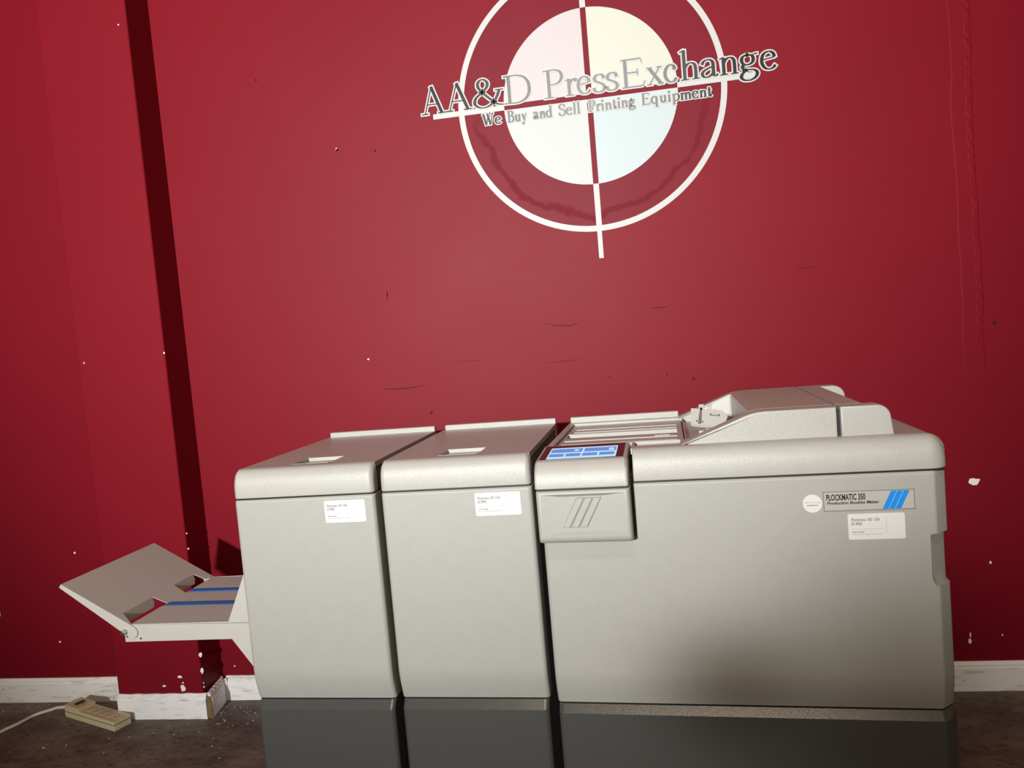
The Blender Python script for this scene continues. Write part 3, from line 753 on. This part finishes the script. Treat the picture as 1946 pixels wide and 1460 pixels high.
# console lid with sloping screen
cl = MB(); x0, x1 = -.001, .1885
prof = [(YC+.001, .8525), (YC, .8545), (YC+.0005, .868), (YC+.004, .882), (YC+.011, .895), (YC+.020, .9035), (YC+.0265, .9065), (.112, .9165), (.112, .86)]
rings = []
for x, ins in ((x0, .006), (x0+.0015, .0025), (x0+.006, 0), (x1-.006, 0), (x1-.0015, .0025), (x1, .006)):
    rings.append([(x, y+(ins if i < 7 else 0), z-(ins if 2 < i < 8 else 0)) for i, (y, z) in enumerate(prof)])
cl.loft(rings)
clid = cl.build('console_lid', 'plastic_lid', bk, 35)
def scr(x, y, dz): return (x, y, .9065+(y-(YC+.0265))*(.0100/(.112-YC-.0265))+dz)
def scr_quad(name, x0, x1, y0, y1, dz, mat, parent, taper=0):
    vs = [scr(x0, y0, dz), scr(x1, y0, dz), scr(x1-taper, y1, dz), scr(x0+taper, y1, dz)]
    mb = MB(); mb.add(vs+[(a, b, c-.0008) for a, b, c in vs], [(0,1,2,3),(4,7,6,5),(0,4,5,1),(1,5,6,2),(2,6,7,3),(3,7,4,0)])
    return mb.build(name, mat, parent)
bez = scr_quad('touch_screen', .0065, .1800, -.0145, .106, .0006, 'bezel', clid)
bez['label'] = 'touch screen with lit blue buttons'
disp = scr_quad('display', .0215, .1650, -.010, .082, .0010, 'screen', clid)
def btn(fx0, fx1, fy0, fy1, mat='button'):
    X = lambda f: .0215+f*.1435; Y = lambda f: .082-f*.092
    scr_quad('screen_button', X(fx0), X(fx1), Y(fy1), Y(fy0), .0013, mat, disp)
btn(.02, .485, .12, .46); btn(.515, .985, .12, .46)
for i in range(4): btn(.02+i*.245, .02+i*.245+.215, .58, .84)
X = lambda f: .0215+f*.1435; Y = lambda f: .082-f*.092
MB().add([scr(X(.40), Y(.40), .0016), scr(X(.45), Y(.30), .0016), scr(X(.40), Y(.20), .0016), scr(X(.35), Y(.30), .0016)], [(0, 1, 2, 3)]).build('screen_icon', 'screen', disp)
scr_quad('screen_icon', X(.88), X(.955), Y(.40), Y(.22), .0016, 'screen', disp)

# badge, stickers
bd = MB().rbox(.5585, .7175, -.0007, .0008, .7785, .8135, .0005).build('badge', 'badge', bk)
bd['label'] = 'silver name badge with black lettering and three blue stripes'
fr = MB(); x0, x1, z0, z1 = .5565, .7195, .7765, .8155
for a in ((x0, x1, z0, z0+.0013), (x0, x1, z1-.0013, z1), (x0, x0+.0013, z0, z1), (x1-.0013, x1, z0, z1)): fr.box(a[0], a[1], -.0004, .0005, a[2], a[3])
fr.build('badge_groove', 'groove', bd)
R_ = (math.pi/2, 0, 0)
text_mesh('lettering', 'PLOCKMATIC 350', .0165, 'inkblack', bd, (.5620, -.0009, .7985), R_, bold=.0005, width=.0705)
text_mesh('lettering', 'Production Booklet Maker', .0078, 'inkblack', bd, (.5625, -.0009, .7905), R_, bold=.0002, shear=.3, width=.0945)
for i in range(3):
    x = .6620+i*.0112
    MB().prism([(x, .7787), (x+.0100, .7787), (x+.0265, .8133), (x+.0165, .8133)], 'y', -.0010, -.0006).build('stripe', 'badge_blue', bd)
cs = MB(); cs.prism([(.0178*math.cos(i*math.pi/20), .0178*math.sin(i*math.pi/20)) for i in range(40)], 'y', -.0006, .0002)
cso = cs.build('round_sticker', 'sticker', bk, loc=(.5365, 0, .7935)); cso['label'] = 'round white sticker'
text_mesh('lettering', 'AA&D Press Exchange', .004, 'faint', cso, (-.0155, -.0008, .0010), R_, width=.031)
pm = MB(); x = -.0105
for wv in (.002, .0012, .002, .0035, .0022, .0012, .002, .002):
    pm.box(x, x+wv, -.0008, -.0006, -.0042, -.0028); x += wv+.0006
pm.build('print_line', 'ink', cso)
label_sticker(bk, .6495, .7455, .1015, .0505)
for z, x0, x1 in ((.686, .545, .558), (.680, .608, .628)):
    MB().box(x0, x1, -.0003, .0002, z, z+.0008).build('scratch', 'badge', bk)

# ------------------------------------------------------------------ metal delivery tray on the left
tr = thing('delivery_tray', 'metal delivery tray with blue belts and raised end flap', 'tray', (-.6034, -.7645, .456), -.02704)
B = -.456
zt_, zb = .5490, .5070
sp = MB(); y0 = .040
# side plate facing the room with its triangular bracket
side = [(-.352, zb-.002), (-.068, zb+.002), (-.0035, .418), (-.0035, .700), (-.072, zt_+.003), (-.335, zt_), (-.352, zt_-.012)]
sp.prism([(x, z+B) for x, z in side], 'y', y0, y0+.0022)
sp.build('side_plate', 'metal_tray', tr)
sp2 = MB(); sp2.prism([(x, z+B) for x, z in side], 'y', .388, .3902); sp2.build('side_plate', 'metal_tray', tr)
# floor: three strips with two belt lanes between them
for a, b in ((.040, .160), (.190, .262), (.296, .3895)):
    e = -.331 if a > .1 else -.333
    MB().box(e, -.0035, a, b, zt_-.0018+B, zt_+B).build('floor_strip', 'metal_tray', tr)
MB().box(-.300, -.0035, .042, .388, zt_-.014+B, zt_-.0125+B).build('under_plate', 'metal_tray', tr)
for a, b in ((.1625, .1880), (.266, .2905)):
    mb = MB(); pts = []
    for i in range(9):
        an = math.pi/2+math.pi*i/8; pts.append((-.327+.007*math.cos(an), zt_-.006+.007*math.sin(an)+B))
    pts = [(-.004, zt_+.001+B)]+pts+[(-.004, zt_-.013+B)]
    mb.prism(pts, 'y', a, b); mb.build('belt', 'belt', tr, 40)
# hinged flap, a bent sheet with two notches and folded tabs
dirv = Vector((-.508+.330, 0, .6535-zt_)); Lf = dirv.length; dirv.normalize(); nrm = Vector((-dirv.z, 0, dirv.x)); nrm = nrm if nrm.z > 0 else -nrm
H0 = Vector((-.332, 0, zt_+.0005+B))
def fp_(s, y, d=0):
    p = H0+dirv*s+nrm*d; return (p.x, y, p.z)
def sheet(name, poly, th=.0016, parent=tr):
    n = len(poly); mb = MB()
    mb.add([fp_(s, y, 0) for s, y in poly]+[fp_(s, y, -th) for s, y in poly], [tuple(range(n)), tuple(range(2*n-1, n-1, -1))]+[(i, (i+1) % n, n+(i+1) % n, n+i) for i in range(n)])
    return mb.build(name, 'metal_tray', parent)
N0 = .040
fl2 = sheet('end_flap', [(-.0, .040), (-.0, .0415), (N0, .060), (N0, .172), (-.008, .182), (-.008, .258), (N0, .262), (N0, .352), (.006, .362), (.0, .3895), (Lf, .3895), (Lf, .040)])
for a, b in ((.062, .170), (.264, .350)):
    mb = MB(); t = .026
    q = [fp_(N0, a), fp_(N0, b), ]
    down = Vector((.35, 0, -1)).normalized()*t
    A, Bv = Vector(fp_(N0, a)), Vector(fp_(N0, b))
    vs = [A, Bv, Bv+down*.55, Bv+down+Vector((0, -.008, 0)), A+down+Vector((0, .004, 0)), A+down*.7]
    th = Vector((-.0016, 0, -.0004)); n = len(vs)
    mb.add([tuple(v) for v in vs]+[tuple(v+th) for v in vs], [tuple(range(n)), tuple(range(2*n-1, n-1, -1))]+[(i, (i+1) % n, n+(i+1) % n, n+i) for i in range(n)])
    mb.build('folded_tab', 'metal_tray', fl2)
# flap side flange with rounded tongue over the side plate
for yy in (.0365, .3905):
    mb = MB(); pts = []
    P = lambda s, d: (lambda p: (p.x, p.z))(H0+dirv*s+nrm*d)
    pts = [P(Lf, 0), P(Lf+.001, -.010), P(-.005, -.030)]
    for i in range(9):
        a = -math.pi*.5+math.pi*i/8*.98
        c = H0+dirv*(-.013)+nrm*(-.0155); v = c+(-dirv)*(.0145*math.cos(a))+nrm*(.0145*math.sin(a)); pts.append((v.x, v.z))
    pts.append(P(0, 0))
    mb.prism(pts, 'y', yy, yy+.0022); mb.build('flap_flange', 'metal_tray', fl2)
kb = MB(); c = Vector((-.3465, .030, .533+B))
kb.tube([(c.x, .0365, c.z), (c.x, .033, c.z), (c.x, .0325, c.z), (c.x, .024, c.z), (c.x, .0225, c.z)], [.0062, .0062, .0058, .0058, .0045], 14)
kb.build('hinge_knob', 'steel', tr, 40)['label'] = 'small steel hinge knob'
for x, z in ((-.346, .5185), (-.309, .5135)):
    MB().prism([(x+.0024*math.cos(i*math.pi/5), z+B+.0024*math.sin(i*math.pi/5)) for i in range(10)], 'y', .0392, .0401).build('rivet_hole', 'black', tr)
wp = []
for i in range(9):
    a = i/8; wp.append((-.098+.030*a, .105-.03*a, zt_+B+.002+.028*a*a))
MB().tube(wp, .0012, 6).build('wire', 'cream_cord', tr, 60)

# ------------------------------------------------------------------ power strip and cord
A_, B_ = on_floor(124, 1363), on_floor(218, 1392)
d = Vector((B_.x-A_.x, B_.y-A_.y, 0)); Ls = d.length; ang = math.atan2(d.y, d.x)
ps = thing('power_strip', 'old cream power strip lying on the dirty floor by the pilaster', 'power strip', (A_.x, A_.y, 0), ang)
WS = .060
bs = MB().rbox(0, Ls, 0, WS, .0, .019, .003, 2).build('lower_case', 'cream', ps, 40)
MB().box(.0005, Ls-.0005, .0005, WS-.0005, .0188, .0202).build('case_seam', 'groove', ps)
MB().rbox(0, Ls, 0, WS, .0200, .033, .003, 2).build('upper_case', 'cream', ps, 40)
sw = MB().prism([(0.002, .031), (.002, .043), (.078, .043), (.086, .040), (.086, .031)], 'y', .001, WS-.001).build('switch_housing', 'cream', ps)
MB().rbox(.034, .052, .016, .046, .0425, .0455, .0012).build('switch', 'black', ps)
MB().prism([(.062+.003*math.cos(i*math.pi/4), .030+.003*math.sin(i*math.pi/4)) for i in range(8)], 'z', .0415, .0440).build('reset_button', 'black', ps)
x = .108; i = 0
while x < Ls-.02:
    so = MB().prism([(x+.0155*math.cos(k*math.pi/8), WS/2+.0165*math.sin(k*math.pi/8)) for k in range(16)], 'z', .0325, .0342).build('socket', 'cream', ps)
    for dy in (-.006, .006): MB().box(x-.004, x+.004, WS/2+dy-.001, WS/2+dy+.001, .0340, .0346).build('slot', 'groove', so)
    x += .037
Cst = Matrix.Rotation(ang, 3, 'Z') @ Vector((0.0, WS/2+.004, 0))+Vector((A_.x, A_.y, 0))
pts = [(Cst.x+.012, Cst.y-.004, .022)]
for px, py, z in ((112, 1345, .024), (98, 1349, .018), (67, 1359, .0065), (34, 1376, .0065), (0, 1392, .0065), (-40, 1416, .0065), (-110, 1450, .0065)):
    p = on_floor(px, py, z); pts.append(tuple(p))
pts = [(p[0], p[1], p[2]) for p in pts]
def cat3(ps_, k=5):
    o = []; P_ = [Vector(ps_[0])]+[Vector(p) for p in ps_]+[Vector(ps_[-1])]
    for i in range(1, len(P_)-2):
        for j in range(k):
            t = j/k; a, b, c, e = P_[i-1], P_[i], P_[i+1], P_[i+2]
            o.append(.5*((2*b)+(-a+c)*t+(2*a-5*b+4*c-e)*t*t+(-a+3*b-3*c+e)*t**3))
    return o+[P_[-2]]
inv = Matrix.Translation((A_.x, A_.y, 0)) @ Matrix.Rotation(ang, 4, 'Z'); inv = inv.inverted()
MB().tube([inv @ v for v in cat3(pts)], .0052, 10).build('cord', 'cream_cord', ps, 60)

# ------------------------------------------------------------------ crumbs on the floor
db = MB(); dk = MB()
for i in range(230):
    if i < 120: px, py = rnd.gauss(420, 45), 1343+abs(rnd.gauss(0, 22))
    else: px, py = rnd.uniform(5, 480), 1340+rnd.random()**1.4*115
    p = on_floor(px, py)
    if p.y > -.16 and -1.5 < p.x < -1.12 or p.y > -.02: continue
    if -1.75 < p.x < -1.38 and p.y > -.24: continue
    if p.x > -.61 and p.y > -.80: continue
    s = rnd.uniform(.0012, .0032); a = rnd.random()*6
    tgt = db if rnd.random() < .45 else dk
    tgt.add([(p.x+s*math.cos(a+k*2.1)*rnd.uniform(.6, 1.3), p.y+s*math.sin(a+k*2.1)*rnd.uniform(.6, 1.3), 0.0002) for k in range(3)]+[(p.x, p.y, s*.8)], [(0, 1, 2), (0, 1, 3), (1, 2, 3), (2, 0, 3)])
nw = len(db.f); db.add(dk.v, dk.f)
o = db.build('floor_crumbs', 'chip'); o.data.materials.append(M['black'])
for i, p in enumerate(o.data.polygons): p.material_index = 0 if i < nw else 1
o['kind'] = 'stuff'; o['label'] = 'white and dark crumbs scattered on the brown floor'; o['category'] = 'debris'
